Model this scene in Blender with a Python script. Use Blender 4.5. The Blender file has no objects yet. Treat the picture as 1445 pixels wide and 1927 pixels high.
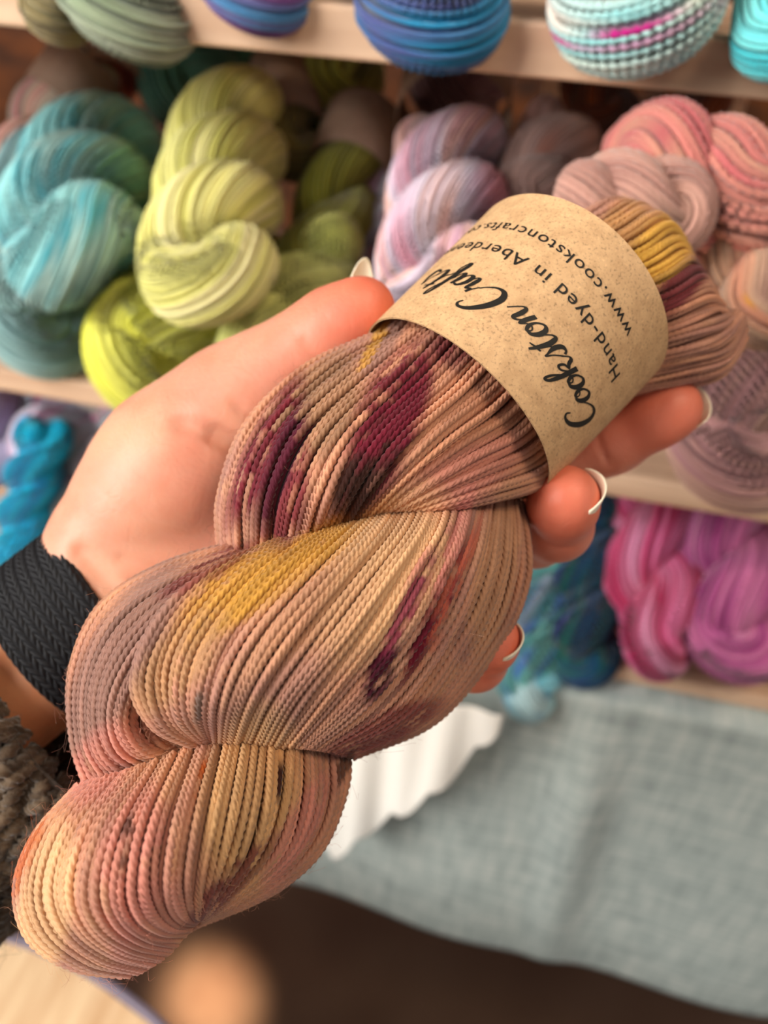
import bpy, math, random
import numpy as np
from mathutils import Vector, Matrix

random.seed(7)
rng = np.random.default_rng(11)
sc = bpy.context.scene
COL = sc.collection

# ------------------------------------------------------------------ camera
F = 1450.0                       # focal length in pixels of the 1445x1927 frame
CX, CY = 722.5, 963.5
CAMZ = 1.19
d_ = np.array([.973, -.179, .144]); d_ /= np.linalg.norm(d_)
u_ = np.array([.046, .766, .643]); u_ -= u_.dot(d_) * d_; u_ /= np.linalg.norm(u_)
y_ = np.cross(u_, d_)
M = np.array([d_, y_, u_])       # camera space -> world
CAM = np.array([0, 0, CAMZ])
cam = bpy.data.cameras.new('camera')
camo = bpy.data.objects.new('camera', cam); COL.objects.link(camo)
camo.matrix_world = Matrix([[M[0][0], M[0][1], M[0][2], 0], [M[1][0], M[1][1], M[1][2], 0],
                            [M[2][0], M[2][1], M[2][2], CAMZ], [0, 0, 0, 1]])
cam.sensor_fit = 'VERTICAL'; cam.sensor_height = 36; cam.lens = 36 * F / 1927
cam.clip_start = .01; cam.clip_end = 50
cam.dof.use_dof = True; cam.dof.focus_distance = .182; cam.dof.aperture_fstop = cam.lens / 3.5
sc.camera = camo

# ------------------------------------------------------------------ light
sc.view_settings.view_transform = 'Standard'; sc.view_settings.look = 'None'
sc.view_settings.gamma = 1; sc.view_settings.exposure = 0.0
w = bpy.data.worlds.new('world'); sc.world = w; w.use_nodes = True
w.node_tree.nodes['Background'].inputs[0].default_value = (1, .98, .96, 1)
w.node_tree.nodes['Background'].inputs[1].default_value = .33

def area(name, loc, target, size, power, color, sy=None):
    l = bpy.data.lights.new(name, 'AREA'); l.energy = power; l.color = color
    l.shape = 'RECTANGLE'; l.size = size; l.size_y = sy or size
    o = bpy.data.objects.new(name, l); COL.objects.link(o)
    o.location = loc
    o.rotation_euler = (Vector(target) - Vector(loc)).to_track_quat('-Z', 'Y').to_euler()
    return o
area('window_daylight', (-1.35, -.85, 1.95), (0, .3, 1.0), 1.0, 64, (1, .96, .90), 1.4)
area('ceiling_lamp_light', (.7, -.1, 2.5), (0, .3, 1.0), .5, 11, (1, .80, .58))

sp = bpy.data.lights.new('floor_glow_spot', 'SPOT'); sp.energy = 4200; sp.color = (1, .86, .56); sp.spot_size = .052; sp.spot_blend = 1; sp.shadow_soft_size = .03  # added spot, no fitting seen: makes the bright patch on the floor
spo = bpy.data.objects.new('floor_glow_spot', sp); COL.objects.link(spo)
_r = M @ np.array([(395 - CX) / F, -(1880 - CY) / F, -1.0]); _t = CAM + _r * (-CAMZ / _r[2])
spo.location = (1.0, -.25, 2.4); spo.rotation_euler = (Vector(_t) - spo.location).to_track_quat('-Z', 'Y').to_euler()

# ------------------------------------------------------------------ helpers
def srgb(c):
    c = np.asarray(c, float) / 255
    return np.where(c <= .04045, c / 12.92, ((c + .055) / 1.055) ** 2.4)

def Pc(px, py, d):
    px = np.asarray(px, float); py = np.asarray(py, float); d = np.asarray(d, float)
    return np.stack([(px - CX) / F * d, -(py - CY) / F * d, -d + 0 * px], -1)
def c2w(p): return np.asarray(p) @ M.T + CAM
def P(px, py, d): return c2w(Pc(px, py, d))
def rayw(px, py):
    return M @ np.array([(px - CX) / F, -(py - CY) / F, -1.0])
def onY(px, py, Y):
    r = rayw(px, py); return CAM + r * (Y / r[1])
def onZ(px, py, Z):
    r = rayw(px, py); return CAM + r * ((Z - CAMZ) / r[2])

def link(name, me, mat=None, parent=None):
    o = bpy.data.objects.new(name, me); COL.objects.link(o)
    if mat: me.materials.append(mat)
    if parent is not None:
        o.parent = parent
        o.matrix_parent_inverse = Matrix.Identity(4)
    return o

def build(name, V, Fq, mat, parent=None, col=None, smooth=True, origin=None, uv=None):
    """V (n,3) world coordinates; Fq (m,k) faces; origin: subtracted from V"""
    V = np.asarray(V, float); Fq = np.asarray(Fq, dtype=np.int32)
    if parent is not None and origin is None:
        origin = parent.get('_o')
        origin = np.array(origin) if origin is not None else np.zeros(3)
    if origin is None: origin = V.mean(0)
    origin = np.asarray(origin, float)
    me = bpy.data.meshes.new(name)
    me.vertices.add(len(V)); me.vertices.foreach_set('co', (V - origin).astype(np.float32).ravel())
    k = Fq.shape[1]
    me.loops.add(Fq.size); me.loops.foreach_set('vertex_index', Fq.ravel())
    me.polygons.add(len(Fq))
    me.polygons.foreach_set('loop_start', np.arange(0, Fq.size, k, dtype=np.int32))
    me.polygons.foreach_set('loop_total', np.full(len(Fq), k, dtype=np.int32))
    me.polygons.foreach_set('use_smooth', np.full(len(Fq), smooth, dtype=bool))
    me.update(calc_edges=True)
    if col is not None:
        a = me.color_attributes.new('dye', 'FLOAT_COLOR', 'POINT')
        c = np.ones((len(V), 4), np.float32); c[:, :3] = col
        a.data.foreach_set('color', c.ravel())
    o = link(name, me, mat, parent)
    if parent is None: o.location = origin
    return o

def empty(name, label, cat, loc, group=None):
    o = bpy.data.objects.new(name, None); COL.objects.link(o); o.empty_display_size = .02
    o.location = loc; o['_o'] = [float(x) for x in loc]
    tag(o, label, cat, group); return o
def tag(o, label=None, cat=None, group=None, kind=None):
    if label: o['label'] = label
    if cat: o['category'] = cat
    if group: o['group'] = group
    if kind: o['kind'] = kind
    return o

# ------------------------------------------------------------------ materials
def new_mat(name, rough=.8, base=None, spec=.3):
    m = bpy.data.materials.new(name); m.use_nodes = True
    n = m.node_tree.nodes; b = n['Principled BSDF']
    b.inputs['Roughness'].default_value = rough
    b.inputs['Specular IOR Level'].default_value = spec
    if base is not None: b.inputs['Base Color'].default_value = (*srgb(base), 1)
    return m, n, m.node_tree.links, b
def noise(n, l, scale, detail=3, coord='Object', stretch=None):
    tc = n.new('ShaderNodeTexCoord'); t = n.new('ShaderNodeTexNoise')
    t.inputs['Scale'].default_value = scale; t.inputs['Detail'].default_value = detail
    if stretch:
        mp = n.new('ShaderNodeMapping'); mp.inputs['Scale'].default_value = stretch
        l.new(tc.outputs[coord], mp.inputs[0]); l.new(mp.outputs[0], t.inputs['Vector'])
    else: l.new(tc.outputs[coord], t.inputs['Vector'])
    return t
def ramp(n, l, src, stops):
    r = n.new('ShaderNodeValToRGB'); e = r.color_ramp.elements
    while len(e) < len(stops): e.new(.5)
    for i, (p, c) in enumerate(stops):
        e[i].position = p; e[i].color = (*srgb(c), 1)
    l.new(src, r.inputs[0]); return r
def bump(n, l, h, b, strength, dist):
    k = n.new('ShaderNodeBump'); k.inputs['Strength'].default_value = strength
    k.inputs['Distance'].default_value = dist
    l.new(h, k.inputs['Height']); l.new(k.outputs[0], b.inputs['Normal']); return k

def mat_dye(name, rough=.85, sheen=.25, bs=2500, bd=.0002, spec=.2, sss=0):
    m, n, l, b = new_mat(name, rough, spec=spec)
    a = n.new('ShaderNodeAttribute'); a.attribute_name = 'dye'
    l.new(a.outputs['Color'], b.inputs['Base Color'])
    b.inputs['Sheen Weight'].default_value = sheen; b.inputs['Sheen Roughness'].default_value = .5
    t = noise(n, l, bs, 2); bump(n, l, t.outputs[0], b, .5, bd)
    if sss:
        b.inputs['Subsurface Weight'].default_value = sss
        b.inputs['Subsurface Radius'].default_value = (1, .35, .2)
        b.inputs['Subsurface Scale'].default_value = .004
    return m
M_YARN = mat_dye('dyed_yarn', .85, .12)
M_YARN_BG = mat_dye('dyed_yarn_shelf', .9, .3, 900, .0004)
M_WOOL = mat_dye('brown_wool', .95, .3, 1500, .0006, .1)

def mat_skin():
    m, n, l, b = new_mat('skin', .47, spec=.42)
    a = n.new('ShaderNodeAttribute'); a.attribute_name = 'dye'
    t = noise(n, l, 90, 4)
    r = ramp(n, l, t.outputs[0], [(.3, (248, 232, 226)), (.55, (255, 255, 255)), (.75, (255, 248, 240))])
    mx = n.new('ShaderNodeMixRGB'); mx.blend_type = 'MULTIPLY'; mx.inputs[0].default_value = .8
    l.new(a.outputs['Color'], mx.inputs[1]); l.new(r.outputs[0], mx.inputs[2])
    l.new(mx.outputs[0], b.inputs['Base Color'])
    b.inputs['Subsurface Weight'].default_value = .25
    b.inputs['Subsurface Radius'].default_value = (1, .32, .18)
    b.inputs['Subsurface Scale'].default_value = .006
    v = n.new('ShaderNodeTexVoronoi'); v.feature = 'DISTANCE_TO_EDGE'; v.inputs['Scale'].default_value = 420
    tc = n.new('ShaderNodeTexCoord')
    wv = noise(n, l, 40, 3)
    mp = n.new('ShaderNodeMixRGB'); mp.inputs[0].default_value = .02
    l.new(tc.outputs['Object'], mp.inputs[1]); l.new(wv.outputs[1], mp.inputs[2]); l.new(mp.outputs[0], v.inputs['Vector'])
    v2 = n.new('ShaderNodeTexVoronoi'); v2.feature = 'DISTANCE_TO_EDGE'; v2.inputs['Scale'].default_value = 75
    l.new(mp.outputs[0], v2.inputs['Vector'])
    mn = n.new('ShaderNodeMath'); mn.operation = 'MINIMUM'; mn.inputs[1].default_value = .06
    l.new(v2.outputs[0], mn.inputs[0])
    ml = n.new('ShaderNodeMath'); ml.operation = 'MULTIPLY_ADD'; ml.inputs[1].default_value = 5
    l.new(mn.outputs[0], ml.inputs[0]); l.new(v.outputs[0], ml.inputs[2])
    bump(n, l, ml.outputs[0], b, .40, .00025)
    return m
M_SKIN = mat_skin()

def mat_kraft(name, base, fib=True):
    m, n, l, b = new_mat(name, .78, spec=.25)
    t = noise(n, l, 1400, 4); t2 = noise(n, l, 260, 3)
    r = ramp(n, l, t.outputs[0], [(.28, tuple(int(c * .78) for c in base)), (.45, base), (.62, base), (.78, tuple(min(255, int(c * 1.14)) for c in base))])
    r2 = ramp(n, l, t2.outputs[0], [(.3, (225, 220, 214)), (.6, (255, 255, 255))])
    mx = n.new('ShaderNodeMixRGB'); mx.blend_type = 'MULTIPLY'; mx.inputs[0].default_value = .7
    l.new(r.outputs[0], mx.inputs[1]); l.new(r2.outputs[0], mx.inputs[2]); l.new(mx.outputs[0], b.inputs['Base Color'])
    bump(n, l, t.outputs[0], b, .25, .0001)
    return m
M_KRAFT = mat_kraft('kraft_paper', (208, 168, 124))
M_KRAFT_SHADE = mat_kraft('kraft_paper_shaded', (150, 122, 104))  # same kraft paper, darker: shade under the shelf put into the colour
M_GREYLBL = mat_kraft('grey_paper', (190, 186, 184))
M_INK = new_mat('black_ink', .6, (28, 25, 20))[0]

def mat_wood(name, c1, c2, stretch, rough=.6, knots=False):
    m, n, l, b = new_mat(name, rough)
    t = noise(n, l, 6, 5, stretch=stretch)
    st = [(.3, c1), (.7, c2)]
    r = ramp(n, l, t.outputs[0], st)
    out = r.outputs[0]
    if knots:
        v = n.new('ShaderNodeTexVoronoi'); v.inputs['Scale'].default_value = 9
        tc = n.new('ShaderNodeTexCoord'); mp = n.new('ShaderNodeMapping'); mp.inputs['Scale'].default_value = (1, 1.8, 2.2)
        l.new(tc.outputs['Object'], mp.inputs[0]); l.new(mp.outputs[0], v.inputs['Vector'])
        r2 = ramp(n, l, v.outputs[0], [(.05, (90, 60, 45)), (.09, (255, 255, 255))])
        mx = n.new('ShaderNodeMixRGB'); mx.blend_type = 'MULTIPLY'; mx.inputs[0].default_value = 1
        l.new(out, mx.inputs[1]); l.new(r2.outputs[0], mx.inputs[2]); out = mx.outputs[0]
    l.new(out, b.inputs['Base Color'])
    bump(n, l, t.outputs[0], b, .3, .002)
    return m
M_PINE = mat_wood('pine_shelf', (196, 158, 130), (224, 190, 160), (1.2, 14, 14), knots=True)
M_OAK = mat_wood('stool_seat_wood', (205, 165, 125), (235, 205, 165), (14, 1.5, 6), .5)
M_BACK = mat_wood('dark_back_wood', (48, 24, 10), (110, 58, 20), (2, 2, 5), .6)

# ------------------------------------------------------------------ strands
def catmull(G, N, axis=0):
    """uniform Catmull-Rom resample of G along axis to N samples"""
    G = np.moveaxis(np.asarray(G, float), axis, 0); K = len(G)
    t = np.linspace(0, K - 1, N) if np.isscalar(N) else np.asarray(N)
    i = np.clip(np.floor(t).astype(int), 0, K - 2); f = (t - i).reshape((-1,) + (1,) * (G.ndim - 1))
    g = lambda j: G[np.clip(j, 0, K - 1)]
    p0, p1, p2, p3 = g(i - 1), g(i), g(i + 1), g(i + 2)
    p0 = np.where((i == 0).reshape(f.shape), 2 * p1 - p2, p0)
    p3 = np.where((i == K - 2).reshape(f.shape), 2 * p2 - p1, p3)
    r = .5 * (2 * p1 + (-p0 + p2) * f + (2 * p0 - 5 * p1 + 4 * p2 - p3) * f ** 2 + (-p0 + 3 * p1 - 3 * p2 + p3) * f ** 3)
    return np.moveaxis(r, 0, axis)

def tubes(paths, rad, sides=6, lobes=0, amp=.22, pitch=.004, col=None, phase=None):
    """paths (S,N,3). returns V,F,C of one twisted tube per path"""
    S, N, _ = paths.shape
    T = np.gradient(paths, axis=1); T /= np.linalg.norm(T, axis=2, keepdims=True) + 1e-12
    n = np.cross(T[:, 0], np.array([.31, .22, .92])); n /= np.linalg.norm(n, axis=1, keepdims=True) + 1e-12
    Ns = np.empty_like(paths); Ns[:, 0] = n
    for i in range(1, N):
        n = n - (n * T[:, i]).sum(1, keepdims=True) * T[:, i]
        n /= np.linalg.norm(n, axis=1, keepdims=True) + 1e-12; Ns[:, i] = n
    B = np.cross(T, Ns)
    L = np.concatenate([np.zeros((S, 1)), np.cumsum(np.linalg.norm(np.diff(paths, axis=1), axis=2), 1)], 1)
    ph = rng.uniform(0, 6.28, (S, 1)) if phase is None else phase
    tw = L / pitch * 2 * np.pi + ph
    a = np.arange(sides) / sides * 2 * np.pi
    R = np.broadcast_to(np.asarray(rad, float), (S, N)) if np.ndim(rad) else np.full((S, N), rad)
    ang = a[None, None, :] + (tw[:, :, None] if lobes else np.zeros((S, N, 1)))
    if lobes:                                             # plies: the section turns with the twist
        rr = R[:, :, None] * (1.08 - amp + amp * np.abs(np.cos(lobes / 2 * a))[None, None, :])
    else: rr = R[:, :, None] + 0 * ang
    V = paths[:, :, None, :] + rr[..., None] * (np.cos(ang)[..., None] * Ns[:, :, None, :] + np.sin(ang)[..., None] * B[:, :, None, :])
    V = V.reshape(-1, 3)
    idx = np.arange(S * N * sides).reshape(S, N, sides)
    q = np.stack([idx[:, :-1], np.roll(idx, -1, 2)[:, :-1], np.roll(idx, -1, 2)[:, 1:], idx[:, 1:]], -1).reshape(-1, 4)
    C = None if col is None else np.repeat(col.reshape(-1, 3), sides, 0)
    return V, q, C

def grid_faces(a, b, closed=False):
    idx = np.arange(a * b).reshape(a, b)
    if closed: idx = np.concatenate([idx, idx[:1]], 0)
    return np.stack([idx[:-1, :-1], idx[1:, :-1], idx[1:, 1:], idx[:-1, 1:]], -1).reshape(-1, 4)

# value noise for dye
_tab = rng.uniform(0, 1, (64, 64))
def vnoise(x, y):
    xi = np.floor(x).astype(int); yi = np.floor(y).astype(int); fx = x - xi; fy = y - yi
    fx = fx * fx * (3 - 2 * fx); fy = fy * fy * (3 - 2 * fy)
    g = lambda a, b: _tab[a % 64, b % 64]
    return (g(xi, yi) * (1 - fx) + g(xi + 1, yi) * fx) * (1 - fy) + (g(xi, yi + 1) * (1 - fx) + g(xi + 1, yi + 1) * fx) * fy

# ================================================================== MAIN SKEIN
def axis_t(px, py): return (px - 200) * .68 - (py - 1700) * .733
def axis_D(px, py): return .195 + .030 * axis_t(px, py) / 1300

MAUVE = srgb((172, 122, 106)); PEACH = srgb((208, 144, 110)); TAN = srgb((198, 146, 110)); CREAM = srgb((226, 176, 128))
GOLD = srgb((196, 142, 58)); BURG = srgb((108, 16, 38)); DARK = srgb((54, 24, 16)); ROSE = srgb((206, 128, 116)); ORNG = srgb((196, 92, 24)); GREY = srgb((146, 108, 96))
# (x, y, rx, ry, angle of long axis deg, colour, strength, speckle)
DYES = [
 (500, 850, 150, 34, 65, BURG, .95, .55), (540, 930, 120, 40, 80, BURG, .9, .6), (720, 840, 150, 50, 62, BURG, 1, .5), (715, 850, 130, 36, 62, DARK, 1, .5),
 (740, 760, 130, 55, 60, BURG, .95, .6), (665, 915, 60, 36, 70, DARK, .95, .5), (530, 880, 130, 26, 70, srgb((78, 18, 36)), 1, .5), (600, 770, 110, 70, 60, srgb((150, 112, 82)), .8, .3),
 (860, 640, 60, 40, 60, BURG, .8, .5), (930, 760, 200, 110, 45, PEACH, .8, .1), (860, 900, 140, 50, 30, ROSE, .6, .3),
 (560, 1060, 210, 40, 35, GOLD, 1, .25), (430, 1120, 130, 50, 45, GOLD, .9, .4), (340, 1240, 120, 50, 50, srgb((180, 134, 92)), .8, .4),
 (400, 1070, 110, 20, 30, BURG, .7, .7), (720, 1080, 180, 90, 60, CREAM, .9, .1), (560, 1230, 190, 100, 55, TAN, .6, .2),
 (500, 1340, 150, 60, 45, MAUVE, .8, .1), (715, 1265, 60, 24, 65, srgb((76, 12, 34)), 1, .45), (820, 1150, 150, 15, 65, BURG, 1, .5), (770, 1130, 110, 16, 65, srgb((150, 50, 80)), .9, .6), (850, 1110, 150, 14, 68, srgb((196, 100, 76)), .8, .7),
 (720, 1370, 120, 30, 25, BURG, .75, .5), (850, 1020, 120, 16, 72, ROSE, .9, .8), (930, 1080, 160, 40, 80, srgb((190, 140, 104)), .8, .2),
 (220, 1250, 230, 60, 60, GREY, .9, .1), (190, 1440, 90, 50, 60, ROSE, .6, .3), (375, 1325, 30, 10, 75, srgb((104, 96, 90)), .7, .8),
 (250, 1620, 150, 60, 80, ROSE, .7, .6), (90, 1700, 150, 50, 80, CREAM, .9, .1), (60, 1600, 120, 12, 70, ORNG, .7, .9),
 (370, 1500, 70, 9, 80, ORNG, 1, .95), (525, 1480, 50, 7, 85, DARK, 1, .95), (430, 1660, 120, 22, 45, BURG, .8, .6),
 (470, 1500, 170, 90, 80, srgb((216, 168, 112)), .8, .2), (240, 1590, 60, 8, 80, DARK, .8, .9), (300, 1470, 120, 50, 60, srgb((206, 150, 112)), .7, .2),
 (560, 1560, 120, 30, 60, ROSE, .7, .4), (280, 1750, 120, 50, 60, srgb((200, 130, 116)), .7, .3), (640, 1450, 50, 12, 60, DARK, .8, .6),
 (1240, 470, 75, 55, 50, srgb((226, 172, 74)), 1, .2), (1170, 430, 60, 40, 50, srgb((190, 140, 84)), .8, .3), (1275, 545, 70, 28, 45, BURG, .9, .55),
 (730, 630, 90, 24, 60, GREY, .8, .2), (705, 650, 60, 10, 60, GOLD, .9, .3)]

DYES.sort(key=lambda e: e[7] > .35)
def dye(px, py, srand, along):
    """px,py,srand,along arrays (S,N). pigment of the hand-dyed wool"""
    n1 = vnoise(px / 110 + 3, py / 110 + 7); n2 = vnoise(along * 5 + srand * 60, srand * 60)
    n3 = vnoise(px / 34 + srand * 9, py / 34)
    k = np.clip(.5 + (n1 - .5) * .9 + (n2 - .5) * .9, 0, 1)[..., None]
    c = MAUVE * (1 - k) + PEACH * k
    k2 = np.clip((n3 - .45) * 1.6, 0, 1)[..., None] * .6
    c = c * (1 - k2) + TAN * k2
    for j, (x, y, rx, ry, an, colr, st, sp) in enumerate(DYES):
        a = math.radians(an); dx, dy = px - x, py - y
        u = dx * math.cos(a) - dy * math.sin(a); v = dx * math.sin(a) + dy * math.cos(a)
        wgt = np.clip(1.65 - 1.15 * ((u / rx) ** 2 + (v / ry) ** 2), 0, 1)
        sel = .65 * vnoise(srand * 977 + j * 5.3, u / 70 + j) + .35 * vnoise(px / 20 + srand * 30, py / 20)
        lim = np.clip((sel - sp * .46 + .06) / .20, 0, 1)
        wgt = np.clip(wgt * st, 0, 1) * (lim if sp > .15 else 1)
        c = c * (1 - wgt[..., None]) + colr * wgt[..., None]
    hz = vnoise(srand * 333, along * 26)[..., None]
    return c * (.90 + (srand[..., None] - .5) * .34 + (hz - .5) * .16)

def close_loop(G, inset=.22, hback=-22):
    """add back guides to front guides so the bundle is a closed tube"""
    G = np.asarray(G, float); K = len(G)
    ctr = G[:, :, :2].mean(0)
    out = []
    for f in (.8, .5, .2):
        g = G[0] * (1 - f) + G[-1] * f
        g = g.copy(); g[:, :2] = g[:, :2] * (1 - inset) + ctr * inset
        g[:, 2] = hback * (1.0 if f == .5 else .75)
        out.append(g)
    return np.concatenate([G, np.array(out)], 0)

yarn_V, yarn_F, yarn_C = [], [], []
HELD = empty('yarn_skein', 'mauve, peach, gold and burgundy skein in a kraft paper band, held in the hand', 'yarn', P(560, 1050, .215))
SKEIN_PATHS = []

def bundle(name, G, spacing=.00178, r=.00093, hback=-22, dz=0., N=None, closed=True, jit=1.0, front_only_lobes=True, seed=0, layers=2):
    G = np.asarray(G, float)
    K0 = len(G)
    if closed: G = close_loop(G, hback=hback)
    if closed: G = np.concatenate([G, G[:1]], 0)
    D = axis_D(G[..., 0], G[..., 1]) - G[..., 2] / 1000 + dz
    W = Pc(G[..., 0], G[..., 1], D)                       # camera-space control net
    mid = catmull(W, 9, 1)[:, 4]
    dist = np.concatenate([[0], np.cumsum(np.linalg.norm(np.diff(mid, axis=0), axis=1))])
    wd = np.linalg.norm(np.diff(catmull(W, 9, 1), axis=0), axis=2).max(1)
    dist = np.concatenate([[0], np.cumsum(wd)])
    S = int(dist[-1] / spacing)
    ss = np.linspace(0, dist[-1], S, endpoint=not closed)
    ss = ss + rng.normal(0, spacing * .16 * jit, S); ss = np.clip(ss, 0, dist[-1] - 1e-6)
    tk = np.interp(ss, dist, np.arange(len(G)))
    Lmax = np.linalg.norm(np.diff(catmull(W, 20, 1), axis=1), axis=2).sum(1).max()
    N = int(Lmax / .00042)
    # slide strands a little across the surface along their length
    A = catmull(W, N, 1)
    dens = N
    paths = np.empty((S, N, 3)); vv = np.linspace(0, 1, N)
    srand = rng.uniform(0, 1, S)
    wob = np.zeros((S, N))
    for k in (1, 2, 3):
        wob += np.sin(vv[None] * np.pi * k * rng.uniform(.7, 1.3, (S, 1)) + rng.uniform(0, 6.28, (S, 1))) / k
    wob *= .22 * jit * spacing
    tks = np.interp((ss[:, None] + wob).ravel(), dist, np.arange(len(G))).reshape(S, N)
    i = np.clip(np.floor(tks).astype(int), 0, len(G) - 2); f = (tks - i)[..., None]
    cols_ = np.arange(N)[None]
    Kg = len(G)
    def gg(j):
        if closed: j = j % (Kg - 1)
        else: j = np.clip(j, 0, Kg - 1)
        return A[j, cols_]
    p0, p1, p2, p3 = gg(i - 1), gg(i), gg(i + 1), gg(i + 2)
    paths = .5 * (2 * p1 + (-p0 + p2) * f + (2 * p0 - 5 * p1 + 4 * p2 - p3) * f ** 2 + (-p0 + 3 * p1 - 3 * p2 + p3) * f ** 3)
    ctr = paths.mean(0, keepdims=True)
    inward = ctr - paths; inward /= np.linalg.norm(inward, axis=2, keepdims=True) + 1e-9
    lift = rng.normal(0, .00040 * jit, (S, 1)) + np.sin(vv[None] * rng.uniform(4, 9, (S, 1)) + rng.uniform(0, 6, (S, 1))) * .00025
    paths = paths + inward * lift[..., None]
    px = CX + F * paths[..., 0] / -paths[..., 2]; py = CY - F * paths[..., 1] / -paths[..., 2]
    L = np.linspace(0, Lmax, N)[None] + 0 * px
    C = dye(px, py, srand[:, None] + 0 * px, L / Lmax)
    rr = r * rng.uniform(.88, 1.12, (S, 1)) * np.ones((1, N))
    V, q, c = tubes(paths, rr, 12, lobes=4, amp=.56, pitch=-.0074, col=C)
    build(name, c2w(V), q, M_YARN, HELD, c)
    SKEIN_PATHS.append((c2w(paths), C))
    # inner layer + core, darkened: shade in the strand gaps put into the colour
    st = max(1, N // 60)
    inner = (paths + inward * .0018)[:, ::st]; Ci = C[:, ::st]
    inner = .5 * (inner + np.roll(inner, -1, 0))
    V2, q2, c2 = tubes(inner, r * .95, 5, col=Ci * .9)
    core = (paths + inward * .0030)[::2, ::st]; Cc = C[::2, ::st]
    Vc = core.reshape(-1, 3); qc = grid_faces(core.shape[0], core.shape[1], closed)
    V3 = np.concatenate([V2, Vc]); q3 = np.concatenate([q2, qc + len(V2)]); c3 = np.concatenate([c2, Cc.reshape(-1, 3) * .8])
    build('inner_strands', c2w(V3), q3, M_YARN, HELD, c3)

A = [
 [(412,1035,0),(416,935,2),(462,805,4),(560,705,3),(690,640,2)],
 [(450,1045,10),(452,930,20),(506,800,22),(615,692,18),(735,630,12)],
 [(510,1045,16),(530,930,29),(588,808,31),(698,702,26),(800,620,20)],
 [(580,1035,16),(620,930,33),(680,820,36),(788,712,30),(870,620,24)],
 [(640,1012,14),(710,910,33),(790,820,38),(884,736,29),(960,655,24)],
 [(680,990,14),(770,920,31),(870,850,33),(958,796,24),(1030,720,18)],
 [(710,975,14),(810,942,27),(920,900,26),(1005,862,14),(1060,810,8)],
 [(730,972,11),(830,958,20),(930,937,17),(1008,912,7),(1070,860,0)]]
B2 = [
 [(165,1480,0),(138,1385,0),(135,1260,0),(190,1140,1),(310,1062,4),(480,1012,4)],
 [(200,1475,8),(160,1395,12),(160,1270,14),(215,1155,15),(330,1080,16),(500,1015,8)],
 [(245,1465,12),(190,1405,18),(185,1290,22),(240,1180,23),(350,1095,22),(520,1018,10)],
 [(300,1450,12),(225,1410,20),(210,1320,26),(265,1210,28),(370,1110,26),(540,1020,12)],
 [(350,1430,12),(265,1410,20),(235,1345,25),(285,1240,28),(390,1130,27),(560,1020,12)],
 [(385,1405,10),(320,1400,16),(290,1345,18),(325,1260,21),(415,1150,22),(580,1020,10)],
 [(430,1400,8),(400,1380,12),(380,1320,14),(400,1250,16),(460,1150,16),(600,1020,8)]]
B1 = [
 [(366,1404,16),(296,1368,24),(257,1286,28),(306,1160,30),(420,1066,27),(590,992,10)],
 [(385,1400,18),(330,1345,33),(330,1240,37),(398,1126,37),(500,1044,31),(640,978,10)],
 [(400,1398,18),(390,1325,37),(430,1210,42),(520,1098,41),(605,1022,33),(690,960,10)],
 [(440,1404,18),(470,1315,38),(540,1200,44),(630,1090,42),(705,1006,33),(750,945,10)],
 [(500,1404,18),(550,1315,37),(640,1200,43),(720,1090,41),(784,998,32),(810,935,10)],
 [(560,1404,18),(640,1315,34),(740,1190,40),(802,1080,38),(846,990,30),(860,925,8)],
 [(600,1408,16),(710,1325,29),(812,1190,34),(864,1080,33),(894,990,26),(905,920,4)],
 [(630,1414,12),(770,1338,20),(872,1195,24),(920,1085,25),(936,1000,20),(940,925,0)],
 [(650,1422,6),(805,1348,9),(920,1200,12),(963,1090,14),(970,1005,11),(962,935,-4)],
 [(655,1425,-2),(815,1352,-4),(938,1200,-2),(982,1095,0),(984,1015,-2),(972,945,-8)]]
Cg = [
 [(150,1478,2),(72,1570,0),(38,1670,0),(60,1765,0),(140,1820,0),(230,1832,0)],
 [(190,1465,14),(110,1555,19),(74,1665,19),(98,1750,17),(172,1808,12),(255,1828,4)],
 [(235,1452,18),(160,1552,29),(124,1665,31),(148,1745,28),(214,1795,20),(285,1815,8)],
 [(285,1435,18),(215,1550,35),(184,1665,38),(203,1735,34),(258,1775,24),(318,1790,10)],
 [(335,1415,18),(275,1540,37),(250,1655,40),(264,1720,36),(304,1752,26),(348,1757,12)],
 [(385,1395,18),(340,1530,37),(320,1640,39),(325,1702,34),(346,1730,25),(367,1735,12)],
 [(440,1385,18),(412,1515,35),(392,1620,36),(380,1682,31),(374,1717,24),(374,1727,12)],
 [(500,1385,16),(487,1505,30),(462,1600,30),(427,1662,26),(394,1709,20),(380,1725,10)],
 [(560,1385,12),(557,1495,22),(532,1590,22),(482,1652,18),(422,1699,14),(387,1722,6)],
 [(610,1390,6),(612,1495,11),(582,1585,11),(522,1652,9),(442,1703,7),(390,1724,0)],
 [(648,1410,-2),(642,1480,0),(602,1590,0),(537,1662,0),(452,1708,-2),(387,1728,-5)]]
E = [
 [(1050,450,0),(1110,400,2),(1150,382,0),(1190,385,-12)],
 [(1040,490,12),(1160,425,18),(1215,394,12),(1245,410,-8)],
 [(1060,540,16),(1200,470,24),(1262,432,15),(1292,460,-8)],
 [(1080,590,18),(1240,520,24),(1295,488,14),(1315,505,-8)],
 [(1100,630,18),(1260,570,24),(1325,538,14),(1348,552,-8)],
 [(1110,670,14),(1280,612,20),(1350,588,12),(1372,590,-6)],
 [(1120,700,8),(1290,662,14),(1362,635,10),(1398,592,0)],
 [(1160,725,4),(1285,700,6),(1368,678,4),(1402,620,-4)],
 [(1150,740,-6),(1280,722,-8),(1350,705,-9),(1394,650,-12)]]
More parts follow.
